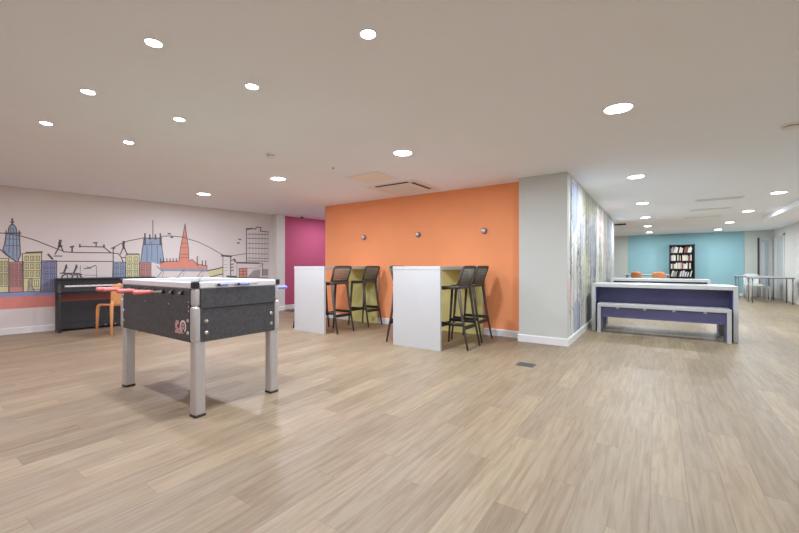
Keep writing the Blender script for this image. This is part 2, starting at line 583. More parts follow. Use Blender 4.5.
# ------------------------------------------------------------------ ceiling fittings
# air conditioning cassette by the orange wall
ac = thing('air_conditioner', 'square ceiling air conditioning cassette above the orange wall bar tables', 'air conditioner', (-3.4, 5.06, CEIL))
B().box(-0.47, 0.47, -0.42, 0.42, -0.010, 0.0, 0.004).obj('fascia', M_PLATE, ac)
g = B().box(-0.25, 0.25, -0.23, 0.23, -0.013, -0.009, 0.002).obj('intake_grille', M_PLATE, ac)
for k in range(8):
    B().box(-0.22, 0.22, -0.2 + k * 0.055, -0.19 + k * 0.055, -0.015, -0.0125).obj('slat', M_TGRILLE, g)
for x0, x1, y0, y1, open_ in ((-0.31, 0.31, -0.37, -0.285, True), (-0.29, 0.29, 0.285, 0.335, False), (-0.39, -0.34, -0.26, 0.26, False), (0.315, 0.40, -0.28, 0.28, True)):
    s_ = B().box(x0, x1, y0, y1, -0.0115, -0.0095).obj('outlet_slot', M_VOID if open_ else M_PLATE, ac)
    k = 0.03 if open_ else 0.0
    if x1 - x0 > y1 - y0:
        B().box(x0 + 0.01, x1 - 0.01, y0 + 0.065 if open_ else y0 + 0.004, y1 - 0.004, -0.015, -0.011).obj('louvre', M_PLATE, s_)
    else:
        B().box(x0 + 0.065 if open_ else x0 + 0.004, x1 - 0.004, y0 + 0.01, y1 - 0.01, -0.015, -0.011).obj('louvre', M_PLATE, s_)
ap = thing('access_panel', 'beige square ceiling access panel beside the air conditioning cassette', 'panel', (-3.39, 4.24, CEIL))
B().box(-0.295, 0.295, -0.26, 0.26, -0.006, 0, 0.002).obj('panel_frame', M_PLATE, ap)
B().box(-0.28, 0.28, -0.245, 0.245, -0.009, -0.005, 0.002).obj('panel_door', M_BEIGE, ap)

# linear grilles in the ceiling of the far area
for k, (y, lb) in enumerate(((9.28, 'pale linear ceiling grille over the bench table beside the printed wall'), (10.8, 'pale linear ceiling grille above the second bench table'), (12.37, 'pale linear ceiling grille over the orange chairs area'))):
    t = thing('ceiling_grille', lb, 'vent', (0.96, y, CEIL), 0, 'linear ceiling grilles')
    B().box(-0.36, 0.36, -0.14, 0.14, -0.005, 0, 0.002).obj('frame', M_TGRILLE, t)
    for j in range(5):
        B().box(-0.33, 0.33, -0.11 + j * 0.046, -0.09 + j * 0.046, -0.009, -0.0045).obj('slat', M_TGRILLE, t)
t = thing('ceiling_grille', 'dark narrow ceiling grille beyond the end of the printed wall', 'vent', (-0.95, 13.1, CEIL), 0, 'linear ceiling grilles')
B().box(-0.3, 0.18, -0.12, 0.12, -0.02, 0, 0.003).obj('frame', M_VOID, t)
for j in range(4):
    B().box(-0.28, 0.16, -0.09 + j * 0.05, -0.07 + j * 0.05, -0.03, -0.019).obj('slat', M_VENTF, t)
t = thing('ceiling_grille', 'pale slatted ceiling grille over the open floor right of the column', 'vent', (0.90, 3.04, CEIL), 0, 'linear ceiling grilles')
B().box(-0.22, 0.22, -0.12, 0.12, -0.012, 0, 0.003).obj('frame', M_PLATE, t)
for j in range(4):
    B().box(-0.19, 0.19, -0.09 + j * 0.05, -0.065 + j * 0.05, -0.0125, -0.011).obj('slot', M_VOID, t)


def detector(x, y, label, r=0.055):
    t = thing('smoke_detector', label, 'smoke detector', (x, y, CEIL), 0, 'ceiling smoke detectors')
    B().lathe([(r, 0), (r, -0.012), (r * 0.9, -0.016)], seg=24).obj('mounting_base', M_PLATE, t)
    B().lathe([(r * 0.72, -0.015), (r * 0.72, -0.022)], seg=24).obj('smoke_slot', M_VOID, t)
    B().lathe([(r * 0.82, -0.022), (r * 0.78, -0.034), (r * 0.5, -0.042), (r * 0.2, -0.044)], seg=24).obj('cap', M_PLATE, t)


detector(-3.638, 2.70, 'white smoke detector on the ceiling in front of the bar tables', 0.06)
detector(1.0, 4.80, 'white smoke detector on the ceiling over the open floor right of the column', 0.075)
cd = thing('ceiling_camera', 'small white dome camera on the ceiling by the magenta wall', 'camera', (-7.4, 6.42, CEIL))
B().lathe([(0.06, 0), (0.06, -0.02), (0.05, -0.028)], seg=20).obj('base', M_PLATE, cd)
B().lathe([(0.045, -0.028), (0.042, -0.05), (0.028, -0.068), (0.008, -0.074)], seg=20).obj('dome', M_VENTF, cd)
for px, py, lb in ((333, 167, 'tiny sprinkler head in the ceiling near the access panel'),):
    r_ = ray(px, py)
    x, y = r_.x * (CEIL - EYE) / r_.z, r_.y * (CEIL - EYE) / r_.z
    t = thing('sprinkler_head', lb, 'sprinkler', (x, y, CEIL))
    B().lathe([(0.018, 0), (0.018, -0.004), (0.008, -0.006)], seg=14).obj('escutcheon', M_PLATE, t)
    B().lathe([(0.005, -0.006), (0.005, -0.02), (0.012, -0.021), (0.012, -0.024)], seg=12).obj('deflector', M_STEEL, t)

# floor socket cover
fv = thing('floor_box', 'dark metal floor socket cover set in the planks before the column', 'floor box', (-1.19, 4.185, 0.0))
B().box(-0.095, 0.095, -0.08, 0.08, 0.0, 0.004, 0.0015).obj('cover_frame', M_VENTF, fv)
B().box(-0.08, 0.08, -0.065, -0.003, 0.004, 0.006, 0.001).obj('lid', M_CHAR, fv)
B().box(-0.08, 0.08, 0.003, 0.065, 0.004, 0.006, 0.001).obj('lid', M_CHAR, fv)
# dark entrance mat by the magenta wall
bm_ = B().box(-7.5, -6.3, 5.92, 7.3, 0.0, 0.008, 0.003).obj('door_mat', M_MAT)
tag(bm_, 'charcoal mat on the floor along the magenta wall', 'mat')

# wall knobs on the orange wall
for px, py, lb in ((364.4, 237.6, 'small grey round wall fitting on the orange wall by the farther bar table'), (418.4, 234.6, 'small grey round wall fitting on the orange wall, middle one of three'), (484.4, 231.0, 'small grey round wall fitting on the orange wall by the column')):
    r_ = ray(px, py)
    k = YO / r_.y
    t = thing('wall_fitting', lb, 'wall fitting', (r_.x * k, YO, EYE + r_.z * k), 0, 'round fittings on the orange wall')
    B().lathe([(0.05, 0.0), (0.05, -0.012), (0.044, -0.018)], axis='Y', seg=20).obj('backplate', M_STEEL, t)
    B().lathe([(0.036, -0.017), (0.036, -0.05), (0.03, -0.058), (0.012, -0.06)], axis='Y', seg=20).obj('knob', M_ALU, t)

# ------------------------------------------------------------------ table football
fb = thing('football_table', 'black table football with silver legs and red grips on wooden floor', 'football table', (-3.3425, 1.725, 0))
LX, LY = 0.602, 0.315      # leg centres
BX, BY = 0.645, 0.364      # outer faces of the box
for sx in (-1, 1):
    for sy in (-1, 1):
        cx, cy = sx * LX, sy * LY
        lg = B().box(cx - 0.039, cx + 0.039, cy - 0.039, cy + 0.039, 0.012, 0.56, 0.012, 3).obj('leg', M_ALU, fb)
        B().box(cx - 0.042, cx + 0.042, cy - 0.042, cy + 0.042, 0.0, 0.018, 0.006).obj('foot_cap', M_BLACK, lg)
        x0, x1 = sorted((sx * (BX - 0.062), sx * (BX + 0.003)))
        y0, y1 = sorted((sy * (BY - 0.052), sy * (BY + 0.003)))
        po = B().box(x0, x1, y0, y1, 0.535, 0.795, 0.02, 4)
        x0, x1 = sorted((sx * (BX - 0.062), sx * (BX - 0.001)))
        y0, y1 = sorted((sy * (BY - 0.052), sy * (BY - 0.001)))
        po.box(x0, x1, y0, y1, 0.79, 0.925, 0.02, 4)
        po = po.obj('corner_post', M_ALU, fb)
        x0, x1 = sorted((sx * (BX - 0.045), sx * (BX + 0.004)))
        y0, y1 = sorted((sy * (BY - 0.04), sy * (BY + 0.004)))
        B().box(x0, x1, y0, y1, 0.925, 0.972, 0.006).obj('corner_block', M_BLACK, po)
for sy in (-1, 1):
    a, b_ = sorted((sy * BY, sy * (BY - 0.03)))
    B().box(-BX + 0.058, BX - 0.058, a, b_, 0.535, 0.92, 0.003).obj('side_panel', M_BLACKW, fb)
for sx in (-1, 1):
    a, b_ = sorted((sx * BX, sx * (BX - 0.03)))
    B().box(a, b_, -BY + 0.048, BY - 0.048, 0.535, 0.775, 0.003).obj('end_panel', M_BLACKW, fb)
    a, b_ = sorted((sx * (BX + 0.006), sx * (BX - 0.03)))
    B().box(a, b_, -BY + 0.048, BY - 0.048, 0.777, 0.92, 0.003).obj('upper_end_panel', M_BLACKW, fb)
B().box(-0.61, 0.61, -0.315, 0.315, 0.80, 0.812).obj('playfield', M_FIELD, fb)
B().box(-0.56, 0.56, -0.315, 0.315, 0.54, 0.555).obj('bottom_board', M_BLACKW, fb)
for sy in (-1, 1):
    a, b_ = sorted((sy * (BY + 0.002), sy * (BY - 0.045)))
    B().box(-BX + 0.044, BX - 0.044, a, b_, 0.92, 0.968, 0.008, 2).obj('top_rail', M_RAIL, fb)
for sx in (-1, 1):
    a, b_ = sorted((sx * (BX + 0.004), sx * (BX - 0.05)))
    rl = B().box(a, b_, -BY + 0.039, BY - 0.039, 0.92, 0.968, 0.008, 2).obj('top_rail', M_RAIL, fb)
    # goal counter beads on the outside of the end rail
    x = sx * (BX + 0.014)
    for k in range(10):
        y = -0.19 + k * 0.022 + (0.05 if k > 3 else 0)
        B().lathe([(0.004, -0.01), (0.009, -0.008), (0.009, 0.008), (0.004, 0.01)], (x, y, 0.944), 10, 'Y').obj('score_bead', M_BLUE if k % 5 else M_BLACK, rl)
    B().tube([(x, -0.22, 0.944), (x, 0.14, 0.944)], 0.0025, 6).obj('score_wire', M_CHROME, rl)
players = {0: 1, 1: 2, 2: 3, 3: 5, 4: 5, 5: 3, 6: 2, 7: 1}
fig_me = {}
for nm, m in (('red', M_RED), ('blue', M_BLUE)):
    b = B().box(-0.011, 0.011, -0.012, 0.012, -0.055, 0.02, 0.004)
    b.box(-0.008, 0.014, -0.011, 0.011, -0.066, -0.052, 0.003)
    b.lathe([(0.004, 0.018), (0.010, 0.024), (0.011, 0.034), (0.006, 0.042)], seg=10)
    fig_me[nm] = b.mesh('player', m)
grip_me = {}
for nm, m in (('red', M_RED), ('blue', M_BLUE)):
    grip_me[nm] = B().lathe([(0.008, 0.0), (0.013, -0.004), (0.0165, -0.02), (0.0145, -0.05), (0.017, -0.085), (0.0175, -0.11), (0.014, -0.12), (0.005, -0.122)], axis='Y', seg=14).mesh('grip', m)
bush_me = B().lathe([(0.017, 0.0), (0.017, -0.012), (0.012, -0.018)], axis='Y', seg=14).mesh('bushing', M_BLACK)
for k in range(8):
    x = 0.4825 - k * 0.147
    side = -1 if k in (2, 4, 6, 7) else 1
    nm = 'red' if side < 0 else 'blue'
    far = 0.45
    rod = B().tube([(x, side * far, 0.888), (x, -side * (BY + 0.03), 0.888)], 0.008, 10).obj('rod', M_CHROME, fb)
    h = link('grip', grip_me[nm], rod, (x, side * far, 0.888))
    if side > 0:
        h.rotation_euler = (0, 0, math.pi)
    for sd in (-1, 1):
        bo = link('bushing', bush_me, rod, (x, sd * BY, 0.888))
        if sd > 0:
            bo.rotation_euler = (0, 0, math.pi)
    n = players[k]
    for j in range(n):
        yy = 0 if n == 1 else -0.2 + 0.4 * j / (n - 1)
        link('player', fig_me[nm], rod, (x, yy * (0.7 if n < 4 else 1), 0.888))
bolt_m = B().lathe([(0.016, 0.0), (0.016, -0.004), (0.011, -0.009), (0.004, -0.009)], axis='Y', seg=14).mesh('bolt', M_CHROME)
scr_m = B().lathe([(0.007, 0.0), (0.007, -0.003), (0.003, -0.005)], axis='Y', seg=10).mesh('screw', M_CHROME)
for sx in (-1, 1):
    for z in (0.60, 0.685):
        for y in (-0.277, 0.277):
            link('bolt', bolt_m, fb, (sx * BX, y, z)).rotation_euler = (0, 0, R(90) * sx)
for sy in (-1, 1):
    for x in (-0.565, 0.565):
        for z in (0.60, 0.69):
            o = link('bolt', bolt_m, fb, (x, sy * BY, z))
            o.rotation_euler = (0, 0, 0 if sy < 0 else math.pi)
    for x, z in ((0.575, 0.79), (0.575, 0.825), (0.575, 0.76), (0.27, 0.795), (-0.13, 0.795), (-0.575, 0.79), (-0.575, 0.83)):
        o = link('screw', scr_m, fb, (x, sy * BY, z))
        o.rotation_euler = (0, 0, 0 if sy < 0 else math.pi)
# printed emblem on the long side
M_EMBW = mat('emblem_white', (222, 210, 210), 0.5, vary=0.01)
M_EMBR = mat('emblem_rose', (200, 150, 154), 0.5, vary=0.02)
em = B()
ex, ez, ey = 0.455, 0.625, -BY - 0.0008
ES = 1.45


def arc(b, cx, cz, r0, r1, a0, a1, n=16):
    cx, cz, r0, r1 = ex + (cx - ex) * ES, ez + (cz - ez) * ES, r0 * ES, r1 * ES
    for k in range(n):
        t0, t1 = R(a0 + (a1 - a0) * k / n), R(a0 + (a1 - a0) * (k + 1) / n)
        b.poly([(cx + r0 * math.cos(t0), ey, cz + r0 * math.sin(t0)), (cx + r1 * math.cos(t0), ey, cz + r1 * math.sin(t0)),
                (cx + r1 * math.cos(t1), ey, cz + r1 * math.sin(t1)), (cx + r0 * math.cos(t1), ey, cz + r0 * math.sin(t1))])


em.mi = 0
arc(em, ex + 0.025, ez + 0.012, 0.022, 0.032, -60, 250)
em.mi = 1
arc(em, ex - 0.034, ez + 0.012, 0.004, 0.024, 40, 290)
arc(em, ex - 0.012, ez - 0.012, 0.004, 0.016, 0, 360)
arc(em, ex + 0.025, ez + 0.012, 0.006, 0.016, 0, 360)
for q in (tuple(v * ES for v in q0) for q0 in ((-0.058, -0.028, -0.02, -0.012), (-0.05, 0.03, -0.018, 0.038), (-0.004, -0.026, 0.03, -0.018))):
    em.poly([(ex + q[0], ey, ez + q[1]), (ex + q[2], ey, ez + q[1] + 0.004), (ex + q[2], ey, ez + q[3]), (ex + q[0], ey, ez + q[3])])
em.obj('emblem', [M_EMBW, M_EMBR], fb)

# ------------------------------------------------------------------ bar tables
def bar_table(x0, x1, y0, y1, h, label):
    cx, cy = (x0 + x1) / 2, (y0 + y1) / 2
    w, l = (x1 - x0) / 2, (y1 - y0) / 2
    t = thing('bar_table', label, 'table', (cx, cy, 0), 0, 'white bar tables at the orange wall')
    B().box(-w, w, -l, l, h - 0.045, h, 0.002).obj('table_top', M_WHITE, t)
    fp = B().box(-w + 0.004, w - 0.004, -l + 0.003, -l + 0.04, 0, h - 0.045, 0.0015).obj('end_panel', M_WHITE, t)
    B().lathe([(0.006, 0), (0.006, -0.002)], (0.0, -l + 0.003, h * 0.62), 12, 'Y').obj('cover_cap', M_ALU, fp)
    rp_ = B().box(-w + 0.004, w - 0.004, l - 0.045, l - 0.008, 0, h - 0.045, 0.0015).obj('end_panel', M_WHITE, t)
    B().box(-w + 0.006, w - 0.006, l - 0.0475, l - 0.0445, 0.001, h - 0.047).obj('inner_lining', M_LIME, rp_)
    B().box(-w + 0.006, w - 0.006, -l + 0.0395, -l + 0.0425, 0.001, h - 0.047).obj('inner_lining', M_LIME, fp)
    B().box(-w + 0.006, w - 0.006, -l + 0.043, l - 0.048, h - 0.0485, h - 0.0445).obj('underside_lining', M_LIME, t)
    return t


TH = 1.083
bar_table(-3.015, -2.27, 4.22, 5.67, TH, 'tall white bar table with lime inside, next to the grey column')
bar_table(-5.10, -4.38, 4.25, 5.67, TH, 'tall white bar table with lime inside, at the free end of orange wall')

# ------------------------------------------------------------------ bar stools (front = -Y in local space)
def make_stool():
    t = thing('bar_stool', 'x', 'stool', (0, 0, 0), 0, 'charcoal bar stools at the bar tables')
    SZ = 0.822
    def seat(u, v):
        x = (u - 0.5) * 0.40 * (1 - 0.10 * (1 - v) ** 2)
        y = -0.20 + v * 0.32
        z = SZ - 0.012 * math.cos((u - 0.5) * math.pi) + 0.010 * (v ** 3) - 0.02 * max(0, 0.12 - v) / 0.12
        return (x, y, z)
    B().grid(seat, 8, 8, 0.034).obj('seat', M_STOOL, t)
    st = B()
    for sx in (-1, 1):
        st.tube([(sx * 0.19, -0.17, SZ - 0.03), (sx * 0.185, 0.10, SZ - 0.025)], 0.014, 8)
    st.tube([(-0.18, -0.175, SZ - 0.032), (0.18, -0.175, SZ - 0.032)], 0.013, 8)
    st.tube([(-0.18, 0.10, SZ - 0.025), (0.18, 0.10, SZ - 0.025)], 0.013, 8)
    st.obj('seat_frame', M_STOOL, t)
    for sx in (-1, 1):
        B().tube([(sx * 0.18, -0.165, SZ - 0.02), (sx * 0.185, -0.195, 0.40), (sx * 0.20, -0.235, 0.0)], [0.02, 0.018, 0.013], 8).obj('leg', M_STOOL, t)
        B().tube([(sx * 0.178, 0.10, SZ), (sx * 0.185, 0.15, 0.45), (sx * 0.195, 0.24, 0.0)], [0.022, 0.019, 0.013], 8).obj('leg', M_STOOL, t)
    def lerp_leg(front, z):
        if front:
            k = (0.40 - z) / 0.40
            return 0.185 + 0.015 * k, -0.195 - 0.04 * k
        k = (0.45 - z) / 0.45
        return 0.185 + 0.010 * k, 0.15 + 0.09 * k
    fr = B()
    xf, yf = lerp_leg(True, 0.30); xb, yb = lerp_leg(False, 0.30)
    fr.box(-xf, xf, yf - 0.02, yf + 0.02, 0.255, 0.305, 0.004)
    fr.obj('foot_rest', M_BLACK, t)
    B().box(-xb, xb, yb - 0.015, yb + 0.015, 0.258, 0.303, 0.004).obj('foot_rest', M_BLACK, t)
    for sx in (-1, 1):
        B().tube([(sx * xf, yf, 0.325), (sx * (xf + xb) / 2, 0, 0.322), (sx * xb, yb, 0.325)], 0.022, 8).obj('foot_rest', M_BLACK, t)
    # back: frame and lattice, leaning backwards
    def back(u, v):            # u across, v up
        w = 0.37 + 0.035 * v
        x = (u - 0.5) * w
        y = 0.095 + 0.085 * v - 0.03 * (1 - (2 * u - 1) ** 2) * -1 * 0.6
        z = SZ + 0.005 + v * 0.252
        return Vector((x, y, z))
    fp = [back(0, 0), back(0, 0.5), back(0, 0.92), back(0.05, 0.99), back(0.25, 1.0), back(0.5, 1.0), back(0.75, 1.0), back(0.95, 0.99), back(1, 0.92), back(1, 0.5), back(1, 0)]
    B().tube(fp, [0.017, 0.015, 0.014, 0.014, 0.014, 0.014, 0.014, 0.014, 0.014, 0.015, 0.017], 8).obj('back_frame', M_STOOL, t)
    B().tube([back(0, 0.06), back(0.5, 0.06), back(1, 0.06)], 0.013, 8).obj('back_rail', M_STOOL, t)
    lt = B()
    for k in range(1, 15):
        u = k / 15
        lt.tube([back(u, 0.04), back(u, 0.5), back(u, 0.99)], 0.0072, 5, sx=0.6)
    for k in range(1, 9):
        v = k / 9
        lt.tube([back(i / 6, v) for i in range(7)], 0.0055, 5, sx=0.6)
    o = lt.obj('back_lattice', M_STOOLMESH, t)
    o['kind'] = 'stuff'
    return t


stool = make_stool()
# facing -X (front towards the table on the left): rotate local -Y to -X  => rz = -90
G = 'charcoal bar stools at the bar tables'
spots = [
    (-2.235, 4.64, -90, 'charcoal lattice-back stool by column-side bar table, close to its white end panel'),
    (-2.285, 5.23, -90, 'charcoal lattice-back stool by column-side bar table, close to the orange wall'),
    (-2.965, 4.53, 90, 'charcoal stool between the two bar tables, tucked behind the column-side one'),
    (-4.43, 4.55, -90, 'charcoal lattice-back stool by the farther bar table, close to its white end panel'),
    (-4.46, 5.37, -90, 'charcoal lattice-back stool by the farther bar table, close to the orange wall'),
    (-5.05, 4.59, 90, 'charcoal stool on the passage side of the farther bar table'),
]
for i, (x, y, rz, lb) in enumerate(spots):
    if i == 0:
        stool.location = (x, y, 0); stool.rotation_euler = (0, 0, R(rz)); stool['label'] = lb
    else:
        dup(stool, (x, y, 0), R(rz), lb)

# ------------------------------------------------------------------ digital piano on the left wall
ang = math.atan2(tL.y, tL.x)
PC = onleft(2.62, 0.03)
# local frame: +X along the wall (towards the far end), +Y towards the wall, front = -Y
pn = thing('digital_piano', 'black upright digital piano standing against the skyline mural wall', 'piano', (PC.x, PC.y, 0), ang)
# with rotation 'ang', local +Y points to the wall (-normal); keep the back at y = 0
PL2 = 0.70
for sx in (-1, 1):
    a, b_ = sorted((sx * PL2, sx * (PL2 - 0.045)))
    sd = B().prism([(a, 0, 0.0), (a, 0, 0.86), (a, -0.22, 0.86), (a, -0.40, 0.77), (a, -0.42, 0.65), (a, -0.24, 0.62), (a, -0.20, 0.55), (a, -0.20, 0.0)], (b_ - a, 0, 0)).obj('side_panel', M_PIANO, pn)
    B().box(a, b_, -0.42, 0.0, 0.0, 0.05, 0.004).obj('foot', M_PIANO, sd)
    B().box(a + 0.006, b_ - 0.006, -0.40, -0.36, 0.05, 0.64, 0.003).obj('front_leg', M_PIANO, sd)
B().box(-PL2 - 0.01, PL2 + 0.01, -0.25, 0.0, 0.86, 0.885, 0.004).obj('top_board', M_PIANO, pn)
B().box(-PL2 + 0.045, PL2 - 0.045, -0.20, -0.17, 0.755, 0.86).obj('music_panel', M_PIANO, pn)
kb = B().box(-PL2 + 0.045, PL2 - 0.045, -0.405, -0.02, 0.655, 0.735, 0.004).obj('key_bed', M_PIANO, pn)
B().box(-PL2 + 0.045, PL2 - 0.045, -0.415, -0.395, 0.66, 0.742, 0.004).obj('key_slip', M_PIANO, pn)
wk = B().box(-0.0112, 0.0112, -0.392, -0.235, 0.735, 0.766, 0.0015).mesh('white_key', M_KEYW)
bk = B().box(-0.006, 0.006, -0.335, -0.235, 0.764, 0.776, 0.0015).mesh('black_key', M_BLACK)
for k in range(52):
    link('white_key', wk, kb, (-0.6 + k * 0.0235, 0, 0))
    if (k % 7) in (0, 2, 3, 5, 6) and k < 51:
        link('black_key', bk, kb, (-0.6 + k * 0.0235 + 0.0118, 0, 0))
B().box(-PL2 + 0.045, PL2 - 0.045, -0.16, -0.135, 0.07, 0.49, 0.003).obj('lower_panel', M_PIANO, pn)
pb = B().box(-PL2 + 0.045, PL2 - 0.045, -0.22, -0.12, 0.03, 0.12, 0.004).obj('pedal_board', M_PIANO, pn)
for x in (-0.07, 0.0, 0.07):
    B().box(x - 0.013, x + 0.013, -0.31, -0.21, 0.055, 0.07, 0.005, 2).obj('pedal', M_CHROME, pb)

# ------------------------------------------------------------------ one piece plastic chairs (front = -Y local)
def make_chair(name, m, label, cat_group):
    t = thing(name, label, 'chair', (0, 0, 0), 0, cat_group)
    SZ = 0.487
    def seat(u, v):
        x = (u - 0.5) * (0.42 - 0.05 * v)
        y = -0.21 + 0.40 * v
        z = SZ - 0.022 * math.sin(u * math.pi) * math.sin(min(1, v * 1.1) * math.pi * 0.9) - (0.03 * max(0, 0.15 - v) / 0.15) ** 1
        return (x, y, z)
    B().grid(seat, 10, 10, 0.022).obj('seat', m, t)
    def back(u, v):
        w = 0.37 + 0.05 * math.sin(v * math.pi * 0.8)
        if v > 0.85:
            w *= math.sqrt(max(0.12, 1 - ((v - 0.85) / 0.15) ** 2 * 0.75))
        x = (u - 0.5) * w
        y = 0.185 + 0.09 * v + 0.035 * (1 - (2 * u - 1) ** 2)
        z = SZ - 0.02 + v * 0.36
        return (x, y, z)
    B().grid(back, 10, 10, -0.018).obj('backrest', m, t)
    for sx in (-1, 1):
        B().tube([(sx * 0.185, -0.12, SZ - 0.02), (sx * 0.195, -0.195, SZ - 0.035), (sx * 0.20, -0.215, SZ - 0.10), (sx * 0.21, -0.225, 0.0)], [0.02, 0.026, 0.025, 0.015], 8).obj('leg', m, t)
        B().tube([(sx * 0.18, 0.215, SZ + 0.06), (sx * 0.18, 0.19, SZ - 0.05), (sx * 0.20, 0.235, 0.0)], [0.02, 0.026, 0.016], 8).obj('leg', m, t)
    return t


# beside the piano: faces the wall (-X)
oc = make_chair('plastic_chair', M_ORPL, 'light orange plastic chair pulled up to the black piano', 'plastic chairs')
oc.location = (-7.19, 2.43, 0)
oc.rotation_euler = (0, 0, R(-85))

oc2 = make_chair('plastic_chair', M_ORPL2, 'orange plastic chair behind the second bench table, next to the printed wall', 'plastic chairs')
oc2.location = (-0.47, 15.3, 0); oc2.rotation_euler = (0, 0, R(150)); oc2.scale = (0.88, 0.95, 1.09)
oc3 = dup(oc2, (0.05, 15.3, 0), R(178), 'orange plastic chair behind the second bench table, nearer the bookcase')
wc = make_chair('plastic_chair', M_WHPL, 'white plastic chair standing between the two small desks', 'plastic chairs')
wc.location = (2.63, 16.12, 0); wc.rotation_euler = (0, 0, R(90))
dup(wc, (2.72, 17.62, 0), R(0), 'white plastic chair behind the farther small desk by the teal wall')

# ------------------------------------------------------------------ bench tables and benches
def slab(name, label, cat, loc, w, dpt, h, th, panel_y, panel_h, group):
    t = thing(name, label, cat, loc, 0, group)
    B().box(-w / 2, w / 2, 0, dpt, h - th, h, 0.003).obj('seat_top' if cat == 'bench' else 'table_top', M_WHITE, t)
    for sx in (-1, 1):
        a, b_ = sorted((sx * w / 2, sx * (w / 2 - th)))
        lg = B().box(a, b_, 0, dpt, 0, h - th, 0.002).obj('panel_leg', M_WHITE, t)
        a, b_ = sorted((sx * (w / 2 - th + 0.001), sx * (w / 2 - th - 0.003)))
        B().box(a, b_, 0.004, dpt - 0.004, 0.001, h - th - 0.001).obj('inner_lining', M_PURPLE, lg)
    mp = B().box(-w / 2 + th, w / 2 - th, panel_y, panel_y + 0.03, h - th - panel_h, h - th, 0.001).obj('modesty_panel', M_PURPLE, t)
    if cat == 'bench':
        for k in range(4):
            x = -w * 0.33 + k * w * 0.22
            B().box(x - 0.02, x + 0.02, panel_y - 0.012, panel_y, h - th - 0.03, h - th, 0.002).obj('bracket', M_ALU, mp)
    return t


T = 'white bench tables with purple panels'
Gb = 'white benches with purple panels'
slab('bench_table', 'long white table with purple panel, standing beside the printed wall', 'table', (0.018, 7.06, 0), 1.855, 0.72, 0.795, 0.055, 0.36, 0.42, T)
slab('bench', 'white bench with purple panel, tucked under table beside printed wall, on the open floor side', 'bench', (0.022, 6.93, 0), 1.67, 0.33, 0.475, 0.05, 0.05, 0.17, Gb)
slab('bench', 'white bench with purple panel, between the two long tables', 'bench', (0.022, 7.70, 0), 1.67, 0.33, 0.475, 0.05, 0.2, 0.17, Gb)
slab('bench_table', 'long white table with purple panel, standing nearer the bookcase', 'table', (0.01, 10.3, 0), 1.855, 0.72, 0.795, 0.055, 0.36, 0.42, T)
slab('bench', 'white bench with purple panel, under the long table nearer the bookcase', 'bench', (0.012, 10.17, 0), 1.67, 0.33, 0.475, 0.05, 0.05, 0.17, Gb)


# ------------------------------------------------------------------ small desks
def desk(x0, x1, y0, y1, h, label, mt=M_WHITE):
    cx, cy = (x0 + x1) / 2, (y0 + y1) / 2
    w, l = (x1 - x0) / 2, (y1 - y0) / 2
    t = thing('desk', label, 'desk', (cx, cy, 0), 0, 'small desks with thin steel legs')
    tp = B().box(-w, w, -l, l, h - 0.02, h, 0.003).obj('desk_top', mt, t)
    B().box(-w + 0.001, w - 0.001, -l + 0.001, l - 0.001, h - 0.045, h - 0.02).obj('edge_frame', M_EDGE, tp)
    for sx in (-1, 1):
        for sy in (-1, 1):
            B().tube([(sx * (w - 0.04), sy * (l - 0.04), 0), (sx * (w - 0.04), sy * (l - 0.04), h - 0.04)], 0.014, 10).obj('leg', M_STEEL, t)
    return t


desk(2.28, 3.2, 15.0, 15.7, 0.77, 'white desk with grey edge and thin legs by the right wall')
desk(2.19, 3.1, 16.6, 17.25, 0.77, 'white desk with thin legs near the teal wall corner')
desk(-0.95, 0.35, 15.62, 16.3, 0.80, 'white desk behind the two orange chairs, before the bookcase')

# ------------------------------------------------------------------ bookcase and books
bx0, bx1, by0, by1, bh = 0.39, 1.17, 17.95, YF - 0.02, 1.93
bc = thing('bookcase', 'tall black bookcase full of books against the teal wall', 'bookcase', ((bx0 + bx1) / 2, by1, 0))
hw = (bx1 - bx0) / 2
dp = by1 - by0
for sx in (-1, 1):
    a, b_ = sorted((sx * hw, sx * (hw - 0.035)))
    B().box(a, b_, -dp, 0, 0, bh, 0.002).obj('side_panel', M_SHELF, bc)
B().box(-hw + 0.03, hw - 0.03, -0.015, -0.003, 0.05, bh - 0.01).obj('back_panel', M_SHELF, bc)
NS = 6
for k in range(NS + 1):
    z = 0.06 + k * (bh - 0.09) / NS
    B().box(-hw + 0.035, hw - 0.035, -dp + 0.003, -0.015, z - 0.014, z + 0.014).obj('shelf', M_SHELF, bc)
SPC = (bh - 0.09) / NS
names = ['bottom', 'second lowest', 'third lowest', 'third highest', 'second highest', 'top']
bcols = [('white', (226, 222, 214)), ('cream', (214, 204, 186)), ('grey', (150, 146, 146)), ('lilac', (182, 172, 196)), ('red', (160, 84, 74)), ('blue', (96, 110, 140)), ('ochre', (196, 170, 110)), ('dark', (84, 76, 74))]
wts = [8, 5, 3, 2, 1, 1, 1, 2]
bmats = {n: mat('book_' + n, c, 0.6, vary=0.04, scale=60) for n, c in bcols}
M_PAGES = mat('book_pages', (228, 222, 208), 0.8, vary=0.03, scale=120)
rb = random.Random(11)
